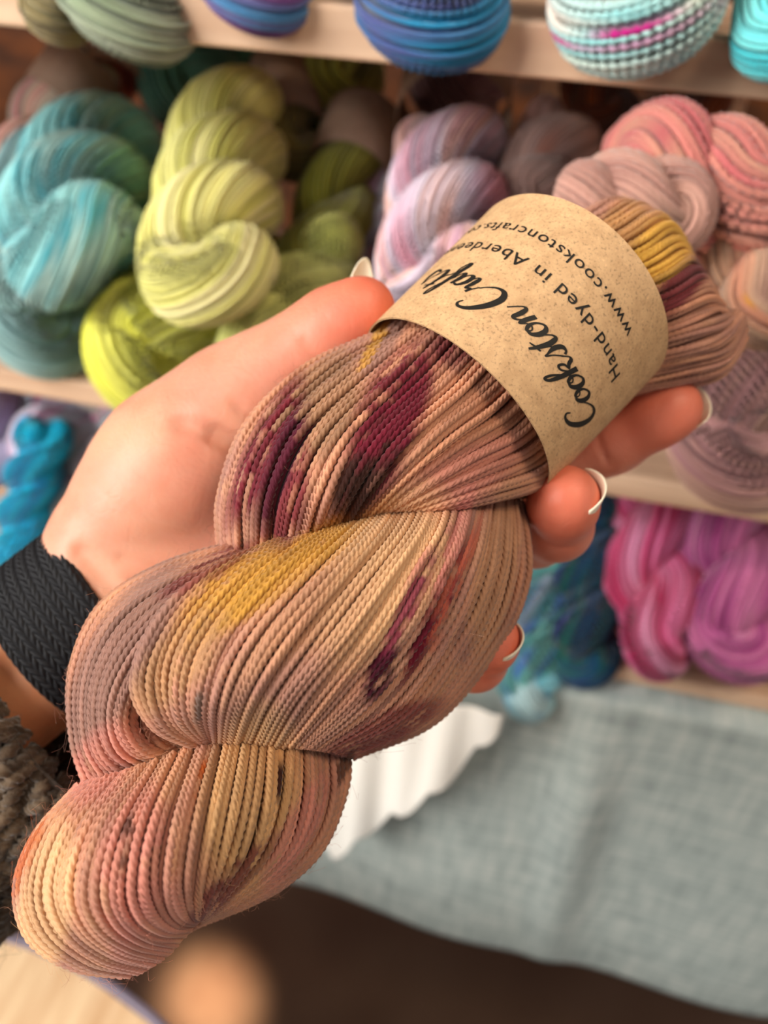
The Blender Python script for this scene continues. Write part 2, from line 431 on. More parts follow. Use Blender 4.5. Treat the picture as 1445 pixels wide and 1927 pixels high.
D2 = [
 [(640,740,-12),(686,660,-4),(712,622,-4),(760,580,-4)],
 [(690,740,-6),(712,655,8),(745,612,8),(790,570,6)],
 [(750,740,0),(760,660,14),(790,612,14),(830,570,10)],
 [(820,740,0),(820,670,16),(840,628,16),(870,590,10)]]
bundle('strand_bundle', A)
bundle('strand_bundle', B2)
bundle('strand_bundle', B1, hback=-24)
bundle('strand_bundle', Cg, hback=-24)
bundle('looped_end', E, hback=-16, dz=.008)
bundle('strand_bundle', D2, hback=-14)

# stray fibres standing off the yarn
def fuzz(name, srcs, count, parent, ln=.0035, r=.000022, mat=M_YARN, tint=1.15):
    Ps, Cs = [], []
    per = [max(1, int(count * s[0].shape[0] / sum(q[0].shape[0] for q in srcs))) for s in srcs]
    for (pp, cc), k in zip(srcs, per):
        a = rng.integers(0, pp.shape[0], k); b = rng.integers(2, pp.shape[1] - 2, k)
        p0 = pp[a, b]; t = pp[a, b + 1] - pp[a, b - 1]; t /= np.linalg.norm(t, axis=1, keepdims=True) + 1e-9
        ctr = pp[:, b].mean(0); o = p0 - ctr; o -= (o * t).sum(1, keepdims=True) * t; o /= np.linalg.norm(o, axis=1, keepdims=True) + 1e-9
        l = rng.uniform(.3, 1.2, (k, 1)) * ln
        q1 = p0 + o * l * .35 + t * l * rng.uniform(-.6, .6, (k, 1))
        q2 = p0 + o * l * .55 * rng.uniform(.6, 1.6, (k, 1)) + t * l * rng.uniform(-1.3, 1.3, (k, 1)) + rng.normal(0, .2, (k, 3)) * l
        q3 = q2 + rng.normal(0, .4, (k, 3)) * l
        Ps.append(catmull(np.stack([p0, q1, q2, q3], 1), 9, 1)); Cs.append(np.repeat(cc[a, b][:, None] * tint, 9, 1))
    pth = np.concatenate(Ps); cc = np.clip(np.concatenate(Cs), 0, 1)
    V, q, c = tubes(pth, r, 3, col=cc)
    o = build(name, V, q, mat, parent, c); o['kind'] = 'stuff'; return o
fuzz('stray_fibre_fuzz', SKEIN_PATHS, 5200, HELD)

# ------------------------------------------------------------------ paper band
# bottom ring centre, top ring centre in camera space
RB = Pc(851.2, 781, .2208); RT = Pc(1060.9, 565, .2338)
r_b, r_t = .0336, .03506
ax = RT - RB; LBL_L = np.linalg.norm(ax); ax /= LBL_L
e1 = np.array([.62, -.78, 0.]); 
chord = (Pc(1032, 905, .222) - Pc(692, 635, .222)); e1 = chord - chord.dot(ax) * ax; e1 /= np.linalg.norm(e1)
e2 = np.cross(ax, e1); 
if e2[2] < 0: e2 = -e2                                    # e2 points to the camera
def lbl(th, v, off=0.):
    """th angle: 0 = lower-right silhouette, pi/2 towards camera, pi = upper-left; v 0 bottom..1 top"""
    th = np.asarray(th, float); v = np.asarray(v, float)
    r = (r_b + (r_t - r_b) * v) + off
    return (RB + ax * LBL_L * v[..., None] + (r * np.cos(th))[..., None] * e1 + (r * np.sin(th) * 1.047)[..., None] * e2)
def lbl_inv(px, py):
    best = None
    ths = np.linspace(.02, 3.12, 300); vs = np.linspace(0, 1, 200)
    T, Vv = np.meshgrid(ths, vs, indexing='ij'); p = lbl(T, Vv)
    X = CX + F * p[..., 0] / -p[..., 2]; Y = CY - F * p[..., 1] / -p[..., 2]
    i = np.argmin((X - px) ** 2 + (Y - py) ** 2); return T.ravel()[i], Vv.ravel()[i]
nt, nv = 120, 16
T_, V_ = np.meshgrid(np.linspace(0, 2 * np.pi, nt, endpoint=False), np.linspace(0, 1, nv), indexing='ij')
wavy = .0003 * np.sin(T_ * 3 + V_ * 2)
outer = lbl(T_, V_, wavy).reshape(-1, 3); inner = lbl(T_, V_, wavy - .00035).reshape(-1, 3)
fo = grid_faces(nt, nv, True); fi = grid_faces(nt, nv, True)[:, ::-1] + len(outer)
idx = np.arange(nt); nx = (idx + 1) % nt; n0 = len(outer)
rim0 = np.stack([idx * nv, nx * nv, nx * nv + n0, idx * nv + n0], 1)
rim1 = np.stack([idx * nv + nv - 1, idx * nv + nv - 1 + n0, nx * nv + nv - 1 + n0, nx * nv + nv - 1], 1)
# overlapping seam strip along the lower right side
BAND = build('paper_band', c2w(np.concatenate([outer, inner])), np.concatenate([fo, fi, rim0, rim1]), M_KRAFT, HELD)
BAND['label'] = 'kraft paper band printed with black lettering'
BAND['_o'] = HELD['_o']
m = BAND.modifiers.new('n', 'WEIGHTED_NORMAL')

# lettering -----------------------------------------------------------------
def put_text(V2, th0, v0, scale, tilt=0.):
    """V2 (n,2) text coords, x reading direction, y up -> onto the band. reading = increasing angle, up = towards band bottom"""
    r = (r_b + r_t) / 2
    x = V2[:, 0] * scale; y = V2[:, 1] * scale
    th = th0 + x / r; v = v0 - (y + tilt * x) / LBL_L
    return lbl(th, v, wav(th, v) + .00012)
def wav(th, v): return .0003 * np.sin(th * 3 + v * 2)

def font_text(body, name, th0, v0, size, width=None, tilt=0., bold=.006):
    cu = bpy.data.curves.new('t', 'FONT'); cu.body = body; cu.size = 1; cu.resolution_u = 4; cu.offset = bold
    cu.space_character = 1.12
    o = bpy.data.objects.new('t', cu); COL.objects.link(o)
    dg = bpy.context.evaluated_depsgraph_get(); dg.update()
    me = bpy.data.meshes.new_from_object(o.evaluated_get(dg))
    bpy.data.objects.remove(o)
    import bmesh
    bm = bmesh.new(); bm.from_mesh(me)
    bmesh.ops.triangulate(bm, faces=bm.faces[:])
    for it in range(2):
        bmesh.ops.subdivide_edges(bm, edges=[e for e in bm.edges if e.calc_length() > .2], cuts=1)
        bmesh.ops.triangulate(bm, faces=bm.faces[:])
    V2 = np.array([v.co[:2] for v in bm.verts])
    if width: size_x = width / (V2[:, 0].max() - V2[:, 0].min())
    bm.verts.index_update()
    Fs = np.array([[v.index for v in f.verts] for f in bm.faces]); bm.free(); bpy.data.meshes.remove(me)
    Vw = np.stack([V2[:, 0] * (size_x if width else size), V2[:, 1] * size], 1)
    return build(name, c2w(put_text(Vw, th0, v0, 1.0, tilt)), Fs, M_INK, BAND, smooth=False)

# hand-drawn brush script: strokes of (x, y, w)
SCRIPT = {
 'C': (1.02, [[(.92,1.18,.05),(.98,1.38,.07),(.80,1.50,.10),(.48,1.36,.16),(.18,.88,.21),(.10,.36,.20),(.28,.04,.14),(.58,.02,.08),(.86,.22,.05),(1.0,.40,.03)]]),
 'o': (.62, [[(.42,.66,.06),(.22,.64,.12),(.08,.40,.17),(.10,.12,.15),(.28,.0,.08),(.50,.18,.07),(.54,.46,.12),(.42,.66,.09),(.34,.52,.04),(.48,.40,.04),(.72,.50,.03)]]),
 'k': (.74, [[(.0,.42,.03),(.16,.72,.05),(.34,1.16,.08),(.34,1.42,.09),(.20,1.30,.10),(.12,.80,.15),(.10,.02,.17)],[(.12,.34,.05),(.34,.64,.07),(.52,.62,.09),(.46,.40,.08),(.24,.32,.05),(.40,.22,.12),(.50,.04,.12),(.64,.04,.05),(.78,.30,.03)]]),
 's': (.50, [[(.0,.20,.03),(.20,.52,.04),(.30,.80,.07),(.34,.70,.06),(.42,.34,.15),(.34,.04,.15),(.14,.0,.08),(.04,.12,.09)]]),
 't': (.52, [[(.0,.36,.03),(.20,.70,.04),(.32,1.12,.07),(.24,.90,.12),(.14,.40,.17),(.20,.04,.14),(.36,.04,.06),(.54,.34,.03)],[(.04,.84,.06),(.26,.88,.08),(.50,.94,.04)]]),
 'n': (.82, [[(.04,.50,.04),(.16,.64,.08),(.16,.40,.15),(.08,.0,.15)],[(.12,.28,.04),(.32,.60,.07),(.48,.60,.13),(.46,.30,.16),(.50,.04,.12),(.66,.06,.05),(.92,.46,.03)]]),
 'r': (.52, [[(.0,.36,.03),(.16,.62,.06),(.22,.78,.10),(.20,.60,.08),(.38,.62,.09),(.34,.34,.15),(.34,.06,.13),(.46,.04,.05),(.60,.34,.03)]]),
 'a': (.66, [[(.48,.58,.05),(.26,.64,.10),(.08,.38,.16),(.10,.06,.14),(.28,.04,.06),(.46,.36,.05)],[(.54,.66,.10),(.46,.32,.16),(.48,.04,.13),(.60,.06,.05),(.72,.34,.03)]]),
 'f': (.50, [[(.0,.30,.03),(.24,.66,.05),(.44,1.18,.08),(.40,1.42,.08),(.28,1.30,.10),(.20,.70,.15),(.14,.0,.16),(.10,-.46,.13),(.20,-.52,.07),(.30,-.2,.05),(.26,.1,.04),(.52,.34,.03)]]),
 ' ': (.36, [])}
def script_text(body, name, th0, v0, em, slant=.28, squeeze=1.0, lastsq=None):
    x0 = 0; Vs, Fs, n = [], [], 0
    for ci, ch in enumerate(body):
        adv, strokes = SCRIPT[ch]
        for s in strokes:
            p = catmull(np.array(s), 10 * (len(s) - 1), 0)
            xy = p[:, :2].copy(); wd = p[:, 2]
            # brush nib: broad on down strokes, hairline across
            t = np.gradient(xy, axis=0); t /= np.linalg.norm(t, axis=1, keepdims=True) + 1e-9
            nrm = np.stack([-t[:, 1], t[:, 0]], 1)
            wd = np.maximum(wd, .045) * 1.25
            Lf = xy + nrm * wd[:, None] / 2; Rt = xy - nrm * wd[:, None] / 2
            # rounded ends
            pts = np.stack([Lf, xy, Rt], 1).reshape(-1, 2)
            pts[:, 0] += pts[:, 1] * slant; pts[:, 0] = (pts[:, 0] + x0)
            k = len(xy); Vs.append(pts); Fs.append(grid_faces(k, 3) + n); n += len(pts)
        x0 += adv
    V2 = np.concatenate(Vs) * np.array([squeeze, 1.0])
    return build(name, c2w(put_text(V2, th0, v0, em)), np.concatenate(Fs), M_INK, BAND, smooth=False)

def place_line(fn, body, a_px, b_px, **k):
    """start pixel, end pixel of the baseline on the band"""
    (ta, va), (tb, vb) = lbl_inv(*a_px), lbl_inv(*b_px)
    return ta, va, tb, vb
# baseline start of each line, as it sits on the band
t0, v0 = lbl_inv(1118, 785); t1, v1 = lbl_inv(926, 534)
print('script', t0, v0, t1, v1)
rmid = (r_b + r_t) / 2
total = sum(SCRIPT[c][0] for c in 'Cookston ')
SC_EM = .0066
script_text('Cookston Crafts', 'printed_lettering', t0, v0, SC_EM, squeeze=.87 * (t1 - t0) * rmid / (total * SC_EM))
t0, v0 = lbl_inv(1167, 706); t1, v1 = lbl_inv(866, 458)
print('hand', t0, v0, t1, v1)
font_text('Hand-dyed in Aberdeenshire', 'printed_lettering', t0, v0, .0053, width=(t1 - t0) * rmid * 26 / 21)
t0, v0 = lbl_inv(1191, 624); t1, v1 = lbl_inv(905, 420)
print('www', t0, v0, t1, v1)
font_text('www.cookstoncrafts.co.uk', 'printed_lettering', t0, v0, .0048, width=(t1 - t0) * rmid * 24 / 20)

# ================================================================== HAND
def Rm(rpx, d): return rpx * d / F
RES = .0011
lo = np.array([-.150, -.105, -.305]); hi = np.array([.115, .085, -.19])
gx, gy, gz = [np.arange(lo[i], hi[i], RES).astype(np.float32) for i in range(3)]
SD = np.full((len(gx), len(gy), len(gz)), .05, np.float32)
TIPD = np.full(SD.shape, 1.0, np.float32)                 # distance to finger ends (for colour)
def smin(a, b, k):
    h = np.clip(.5 + .5 * (b - a) / k, 0, 1); return b * (1 - h) + a * h - k * h * (1 - h)
def blk(pts, m):
    pts = np.asarray(pts); a = pts.min(0) - m; b = pts.max(0) + m
    s = []
    for i, g in enumerate((gx, gy, gz)):
        i0 = int(np.clip((a[i] - lo[i]) / RES, 0, len(g) - 1)); i1 = int(np.clip((b[i] - lo[i]) / RES + 1, i0 + 1, len(g)))
        s.append(slice(i0, i1))
    return tuple(s)
def cone_sdf(s, a, ra, b, rb):
    X = gx[s[0]][:, None, None]; Y = gy[s[1]][None, :, None]; Z = gz[s[2]][None, None, :]
    ab = b - a; L2 = (ab ** 2).sum() + 1e-12
    t = np.clip(((X - a[0]) * ab[0] + (Y - a[1]) * ab[1] + (Z - a[2]) * ab[2]) / L2, 0, 1)
    return np.sqrt((X - a[0] - t * ab[0]) ** 2 + (Y - a[1] - t * ab[1]) ** 2 + (Z - a[2] - t * ab[2]) ** 2) - (ra + (rb - ra) * t)
def chain(pts, k=.008, kself=.004, sub=False):
    """pts: (px,py,depth,r_px). joined smoothly within itself, then to the rest"""
    Q = [(Pc(p[0], p[1], p[2]).reshape(3), Rm(p[3], p[2])) for p in pts]
    mr = max(q[1] for q in Q)
    s = blk([q[0] for q in Q], mr + .02)
    d = None
    for (a, ra), (b, rb) in zip(Q[:-1], Q[1:]):
        c = cone_sdf(s, a, ra, b, rb)
        d = c if d is None else smin(d, c, kself)
    SD[s] = smin(SD[s], d.astype(np.float32), k)
def groove(pts, r, k=.002):
    Q = [(Pc(p[0], p[1], surf(p[0], p[1])).reshape(3)) for p in pts]
    s = blk(Q, r + .01); d = None
    for a, b in zip(Q[:-1], Q[1:]):
        c = cone_sdf(s, a, r, b, r); d = c if d is None else np.minimum(d, c)
    SD[s] = -smin(-SD[s], d.astype(np.float32), k)
def surf(px, py):
    ds = np.arange(.19, .30, .0004); p = Pc(px, py, ds)
    ii = np.round((p - lo) / RES).astype(int)
    ok = ((ii >= 0) & (ii < np.array(SD.shape))).all(1); ii = np.clip(ii, 0, np.array(SD.shape) - 1)
    v = np.where(ok, SD[ii[:, 0], ii[:, 1], ii[:, 2]], 1.)
    h = np.where(v < 0)[0]
    if not len(h): return .24
    sl_ = slice(max(0, h[0] - 12), h[0] + 12)               # distance is near linear here: fit the crossing
    k_ = np.polyfit(ds[sl_], v[sl_], 1); return -k_[1] / k_[0]
# forearm and wrist (two parallel bones make the oval)
AXD = np.array([.79, -.61]); AXQ = np.array([.61, .79])
def arm(s, q, d=.245): 
    p = np.array([229., 1108.]) + (s + 495) * AXD + q * AXQ
    return p[0], p[1], d
for q in (-56, 56):
    chain([(*arm(-520, q), 92), (*arm(-640, q), 88), (*arm(-900, q, .25), 92)], k=.006)
# palm
chain([(190, 1012, .245, 84), (262, 960, .247, 116), (345, 885, .248, 146), (450, 780, .246, 118)], k=.012, kself=.012)      # thenar
chain([(280, 1150, .250, 110), (420, 1190, .252, 118), (600, 1170, .254, 105), (720, 1120, .254, 80)], k=.014, kself=.01)    # hypothenar
for (x, y, r) in ((745, 815, 80), (775, 915, 82), (768, 1015, 80), (735, 1110, 74)):
    chain([(270, 1080, .252, 92), (500, (1080 + y) / 2 + 10, .254, 92), (x, y, .254, r)], k=.012)
# thumb
chain([(345, 885, .248, 120), (455, 778, .245, 116), (520, 710, .240, 92), (590, 655, .236, 77), (640, 615, .233, 72), (674, 592, .230, 56), (688, 579, .229, 51)], k=.010, kself=.006)
# fingers
chain([(745, 815, .254, 78), (1015, 880, .268, 66), (1150, 828, .256, 62), (1238, 780, .246, 59), (1262, 768, .244, 57)], k=.008)
chain([(775, 915, .254, 80), (1005, 1002, .250, 66), (1048, 990, .233, 66), (1060, 948, .219, 65), (1062, 938, .216, 63)], k=.008, kself=.0025)
chain([(768, 1015, .254, 78), (850, 1236, .250, 62), (893, 1240, .232, 60), (920, 1208, .220, 55), (924, 1202, .218, 53)], k=.006, kself=.0025)
chain([(735, 1110, .254, 70), (735, 1235, .248, 56), (700, 1262, .236, 50), (670, 1240, .228, 44)], k=.006)
# creases of the palm and the finger joints
groove([(340, 797), (372, 803), (392, 810), (411, 819), (430, 830), (462, 850)], .0013, .004)
groove([(405, 820), (425, 830), (445, 840), (480, 862)], .0016, .004)
groove([(440, 760), (480, 795), (500, 830)], .0007, .002)
groove([(150, 1040), (215, 1110), (250, 1150)], .0009, .004)
groove([(1118, 800), (1128, 840), (1148, 875)], .0006, .0012)
groove([(1000, 990), (1030, 1028), (1075, 1030)], .0005, .0012)
groove([(870, 1248), (905, 1262), (940, 1262)], .0004, .0012)
for g in ([(225, 1050), (300, 1072), (370, 1075)], [(250, 1088), (310, 1100), (380, 1098)], [(570, 640), (600, 680), (640, 700)]):
    groove([tuple(x) for x in catmull(np.array(g, float), 9)], .0004, .0022)

def surface_nets(S):
    ins = S < 0
    corners = [(0,0,0),(1,0,0),(0,1,0),(1,1,0),(0,0,1),(1,0,1),(0,1,1),(1,1,1)]
    nx_, ny_, nz_ = [n - 1 for n in S.shape]
    cv = [S[a:a + nx_, b:b + ny_, c:c + nz_] for a, b, c in corners]
    ic = sum((c < 0).astype(np.int8) for c in cv)
    act = (ic > 0) & (ic < 8); ijk = np.argwhere(act)
    vals = [c[act] for c in cv]
    acc = np.zeros((len(ijk), 3)); cnt = np.zeros(len(ijk))
    for e in range(8):
        for f in range(e + 1, 8):
            a, b = np.array(corners[e]), np.array(corners[f])
            if abs(a - b).sum() != 1: continue
            va, vb = vals[e], vals[f]; cr = (va < 0) != (vb < 0)
            t = np.where(cr, va / (va - vb + 1e-20), 0)[:, None]
            acc += np.where(cr[:, None], a + (b - a) * t, 0); cnt += cr
    V = lo + (ijk + acc / cnt[:, None]) * RES
    ID = -np.ones(act.shape, np.int32); ID[act] = np.arange(len(ijk))
    faces = []
    for ax_ in range(3):
        o1, o2 = [(1, 2), (2, 0), (0, 1)][ax_]
        sh = [slice(1, -1)] * 3; sh[ax_] = slice(0, -1); sh2 = list(sh); sh2[ax_] = slice(1, None)
        a = ins[tuple(sh)]; b = ins[tuple(sh2)]; cr = np.argwhere(a != b)
        base = cr.copy(); base[:, [i for i in range(3) if i != ax_]] += 1
        flip = a[tuple(cr.T)]
        def cell(d1, d2):
            c = base.copy(); c[:, o1] -= d1; c[:, o2] -= d2; return ID[tuple(c.T)]
        q = np.stack([cell(0, 0), cell(1, 0), cell(1, 1), cell(0, 1)], 1)
        q[~flip] = q[~flip][:, ::-1]
        faces.append(q)
    Fq = np.concatenate(faces); Fq = Fq[(Fq >= 0).all(1)]
    return V, Fq
SDp = SD.copy()
# close the arm where it leaves the grid
SDp[0] = .01; SDp[-1] = .01; SDp[:, 0] = .01; SDp[:, -1] = .01; SDp[:, :, 0] = .01; SDp[:, :, -1] = .01
HV, HF = surface_nets(SDp)
# relax a little
def relax(V, Fq, it):
    for _ in range(it):
        acc = np.zeros_like(V); cnt = np.zeros(len(V))
        for a, b in ((0, 1), (1, 2), (2, 3), (3, 0)):
            np.add.at(acc, Fq[:, a], V[Fq[:, b]]); np.add.at(cnt, Fq[:, a], 1)
            np.add.at(acc, Fq[:, b], V[Fq[:, a]]); np.add.at(cnt, Fq[:, b], 1)
        V = V * .5 + .5 * acc / np.maximum(cnt, 1)[:, None]
    return V
HV = relax(HV, HF, 3)
tips = [Pc(692, 562, .229), Pc(1262, 768, .244), Pc(1062, 938, .216), Pc(924, 1202, .218)]
td = np.min([np.linalg.norm(HV - t.reshape(3), axis=1) for t in tips], 0)
wt = np.exp(-(td / .020) ** 2)[:, None]
pxh = CX + F * HV[:, 0] / -HV[:, 2]; pyh = CY - F * HV[:, 1] / -HV[:, 2]
sArm = pxh * .79 - pyh * .61
base = srgb((222, 164, 134)); red = srgb((228, 112, 82)); pinkp = srgb((212, 132, 112)); arm_shade = srgb((206, 138, 98))
kp = vnoise(pxh / 90, pyh / 90)[:, None]
HC = base * (1 - kp * .6) + pinkp * kp * .6
skein_shade = np.clip((pxh - 330) / 250, 0, 1)[:, None] * .55  # palm darkens towards the skein: shade painted into the skin colour
HC = HC * (1 - skein_shade) + pinkp * skein_shade
HC = HC * (1 - wt * .85) + red * wt * .85
ka = np.clip((-600 - sArm) / 60, 0, 1)[:, None]; HC = HC * (1 - ka) + arm_shade * ka  # forearm darker and more orange: its dim warm light is in the colour
HAND_O = P(230, 1110, .245)
hand = build('person', c2w(HV), HF, M_SKIN, None, HC, origin=HAND_O)
hand['_o'] = [float(x) for x in HAND_O]
tag(hand, 'person, only the left hand and forearm shown, palm up, cradling the mauve and gold skein', 'person')

# nails
M_NAIL = mat_dye('fingernail', .25, 0, 300, .0001, .5)
def nail(c, f, n, r, L, back, A=58, point=.25):
    f = np.array(f, float); f /= np.linalg.norm(f); n = np.array(n, float); n -= n.dot(f) * f; n /= np.linalg.norm(n)
    s = np.cross(f, n); a = np.linspace(-1, 1, 15); b = np.linspace(0, 1, 18)
    Aa, Bb = np.meshgrid(a, b, indexing='ij')
    th = Aa * math.radians(A)
    lg = Bb * L * (1 - point * Aa ** 2) - back
    rr = r * (1 - .10 * Bb ** 2)
    def sh(o): return (np.asarray(c).reshape(3) + (f[None, None] * lg[..., None]) + ((rr + o) * np.cos(th))[..., None] * n + ((rr + o) * np.sin(th))[..., None] * s).reshape(-1, 3)
    top, bot = sh(.00025), sh(-.00025)
    g = grid_faces(15, 18); k = len(top); F2 = [g, g[:, ::-1] + k]
    idx = np.arange(k).reshape(15, 18)
    per = np.concatenate([idx[:, 0], idx[-1, 1:], idx[-2::-1, -1], idx[0, -2:0:-1]]); pn = np.roll(per, -1)
    F2.append(np.stack([per, per + k, pn + k, pn], 1))
    free = np.clip((Bb - .70) / .06, 0, 1)
    cc = (srgb((236, 160, 140)) * (1 - free[..., None]) + srgb((240, 226, 200)) * free[..., None]).reshape(-1, 3)
    return build('fingernail', c2w(np.concatenate([top, bot])), np.concatenate(F2), M_NAIL, hand, np.concatenate([cc, cc]))
nail(Pc(684, 574, .2310), (.25, 1, .02), (-.55, .2, -1), Rm(44, .230), .0235, .0080, 54, .62)
nail(Pc(1262, 768, .245), Pc(1262, 768, .244).reshape(3) - Pc(1160, 822, .256).reshape(3), (.75, -.05, -.62), Rm(58, .244), .0135, .0040, 62, .20)
nail(Pc(1062, 940, .2175), (.16, .55, .85), (1, -.12, -.05), Rm(63, .216), .0150, .0055, 60, .22)
nail(Pc(924, 1205, .2190), (.15, .45, .85), (.90, -.50, -.1), Rm(52, .218), .0125, .0045, 55, .22)

# woven strap round the wrist
def ring_grid(s0, s1, ns, nth, half_q, half_d, q0=0., d0=.245, hfun=None, d1=None):
    s = np.linspace(s0, s1, ns); th = np.linspace(0, 2 * np.pi, nth, endpoint=False)
    TH, Sg = np.meshgrid(th, s, indexing='ij')
    e = np.sign(np.cos(TH)) * np.abs(np.cos(TH)) ** .9
    hh = hfun(TH, Sg) if hfun else 0
    p0 = np.array([229., 1108.])
    X = p0[0] + (Sg + 495) * AXD[0] + q0 * AXQ[0]; Y = p0[1] + (Sg + 495) * AXD[1] + q0 * AXQ[1]
    dd = d0 + (0 if d1 is None else (d1 - d0)) * (s0 - Sg) / (s0 - s1 + 1e-9)
    c = Pc(X, Y, dd)
    qv = np.array([AXQ[0], -AXQ[1], 0.]); nq = qv / np.linalg.norm(qv)
    zz = np.array([0, 0, 1.])
    return c + ((half_q + hh) * np.cos(TH))[..., None] * nq + ((half_d + hh) * np.sin(TH))[..., None] * zz
def weave(TH, S):
    w_ = 12.0; colm = np.floor(S / w_); fr = S / w_ - colm; sg = np.where(colm % 2 == 0, 1, -1)
    ph = TH * 58 / (2 * np.pi) + sg * (fr - .5) * .9 + .5 * (colm % 2)
    hgt = np.abs(np.sin(np.pi * ph)) ** .5 * np.sin(np.pi * fr) ** .4
    edge = np.clip(np.minimum(S + 688, -500 - S) / 8, 0, 1)
    return .0022 * edge ** .5 - .0002 + .0008 * hgt
g = ring_grid(-688, -500, 200, 900, Rm(156, .245), Rm(106, .245), 0, .245, weave)
M_STRAP = new_mat('black_woven_strap', .6, (20, 20, 24), spec=.25)[0]
build('wrist_strap', c2w(g.reshape(-1, 3)), grid_faces(900, 200, True), M_STRAP, hand)['label'] = 'black braided wristband'

# knitted sleeve
nr = 78; pathsS = []; 
th = np.linspace(0, 2 * np.pi, nr, endpoint=False)
sN = 260
def sl_h(TH, S): return 0 * TH
base_ring = ring_grid(-715, -1350, sN, nr, .0465, .036, 112, .254, sl_h, .262)
sv = np.linspace(0, 1, sN)
ctr = base_ring.mean(0, keepdims=True); outn = base_ring - ctr; outn /= np.linalg.norm(outn, axis=2, keepdims=True)
ph_ = rng.uniform(0, 6.28, (nr, 1))
amp_ = .0011 * np.sin(sv[None] * 62 + ph_) + .0016 * np.sin(sv[None] * 9 + th[:, None] * 4) + .0012 * np.sin(sv[None] * 23 + ph_ * 2)
tng = np.roll(base_ring, -1, 0) - np.roll(base_ring, 1, 0); tng /= np.linalg.norm(tng, axis=2, keepdims=True)
pp = base_ring + outn * amp_[..., None] + tng * (.0009 * np.sin(sv[None] * 40 + ph_ * 3))[..., None]
pp[:, :8] -= outn[:, :8] * (.006 * (1 - np.arange(8) / 8.) ** 2)[None, :, None]
k = vnoise(sv[None] * 40 + ph_ * 8, ph_ * 5 + 0 * sv[None])[..., None]
cS = srgb((50, 38, 29)) * (1 - k) + srgb((104, 86, 68)) * k
k2 = vnoise(sv[None] * 90 + ph_ * 18, ph_ * 9 + 0 * sv[None])[..., None]; cS = cS * (.6 + .7 * k2)
V, q, c = tubes(pp, .0022 * (1 + .12 * np.sin(sv[None] * 75 + ph_)), 10, 3, .4, .0065, cS)
cg = (base_ring - outn * .0015)
V2 = cg.reshape(-1, 3); q2 = grid_faces(nr, sN, True)
SLV = build('knitted_sleeve', c2w(np.concatenate([V, V2])), np.concatenate([q, q2 + len(V)]), M_WOOL, hand, np.concatenate([c, np.tile(srgb((56, 44, 34)), (len(V2), 1))]))
SLV['label'] = 'dark brown ribbed wool sleeve'
fuzz('sleeve_fuzz', [(c2w(pp), cS)], 3500, hand, .007, .00004, M_WOOL, 1.3)

# ================================================================== SHELF DISPLAY
Y0 = .39
M_FLOOR, n_, l_, b_ = new_mat('brown_floor', .28, spec=.5)
t_ = noise(n_, l_, 3, 4); r_ = ramp(n_, l_, t_.outputs[0], [(.3, (66, 42, 32)), (.7, (104, 80, 66))]); l_.new(r_.outputs[0], b_.inputs['Base Color'])
def box(name, x0, x1, y0, y1, z0, z1, mat, parent=None, bevel=.002):
    V = np.array([(x, y, z) for x in (x0, x1) for y in (y0, y1) for z in (z0, z1)], float)
    Fq = [(0, 1, 3, 2), (4, 6, 7, 5), (0, 4, 5, 1), (2, 3, 7, 6), (0, 2, 6, 4), (1, 5, 7, 3)]
    o = build(name, V, Fq, mat, parent, smooth=False)
    if bevel:
        m = o.modifiers.new('b', 'BEVEL'); m.width = bevel; m.segments = 3
    return o
tag(box('floor', -3, 3, -2, 3, -.05, 0, M_FLOOR, bevel=0), kind='structure')
tag(box('wall_back', -3, 3, 1.35, 1.40, 0, 2.8, M_BACK, bevel=0), kind='structure')

zt = onY(700, 118, Y0)[2]      # bottom of the top rail
zm = onY(0, 735, Y0)[2]        # bottom of middle rail
zb = onY(1250, 1300, Y0)[2]
TABLE_Z = zb
print('z', zt, zm, zb)
tb = empty('display_table', 'table under the wooden yarn display, hidden by the grey blue cloth', 'table', (0, .62, 0))
box('tabletop', -.75, .75, Y0 - .006, .95, TABLE_Z - .03, TABLE_Z - .004, M_BACK, tb)
for x in (-.7, .7):
    for y in (.44, .9):
        box('leg', x - .025, x + .025, y - .025, y + .025, 0, TABLE_Z - .03, M_BACK, tb)

SH = empty('display_shelf', 'pale pine display shelf with knotty front rails holding rows of yarn', 'shelf', (0, .5, TABLE_Z))
XL, XR = -.62, .62
for z, h in ((zt, .021), (zm, .017), (zb, .014)):
    box('front_rail', XL, XR, Y0, Y0 + .014, z, z + h, M_PINE, SH)
for z in (zt, zm, zb):
    for k in range(4):
        box('shelf_slat', XL, XR, Y0 + .02 + k * .062, Y0 + .02 + k * .062 + .050, z, z + .010, M_PINE, SH)
for x in (XL, XR - .014):
    box('side_panel', x, x + .014, Y0 + .014, Y0 + .27, zb, zt + .22, M_PINE, SH)
for px in (487, 1045, 1405):
    x = onY(px, 140, Y0 + .26)[0]
    box('back_post', x - .008, x + .008, Y0 + .27, Y0 + .288, zb, zt + .22, M_PINE, SH)

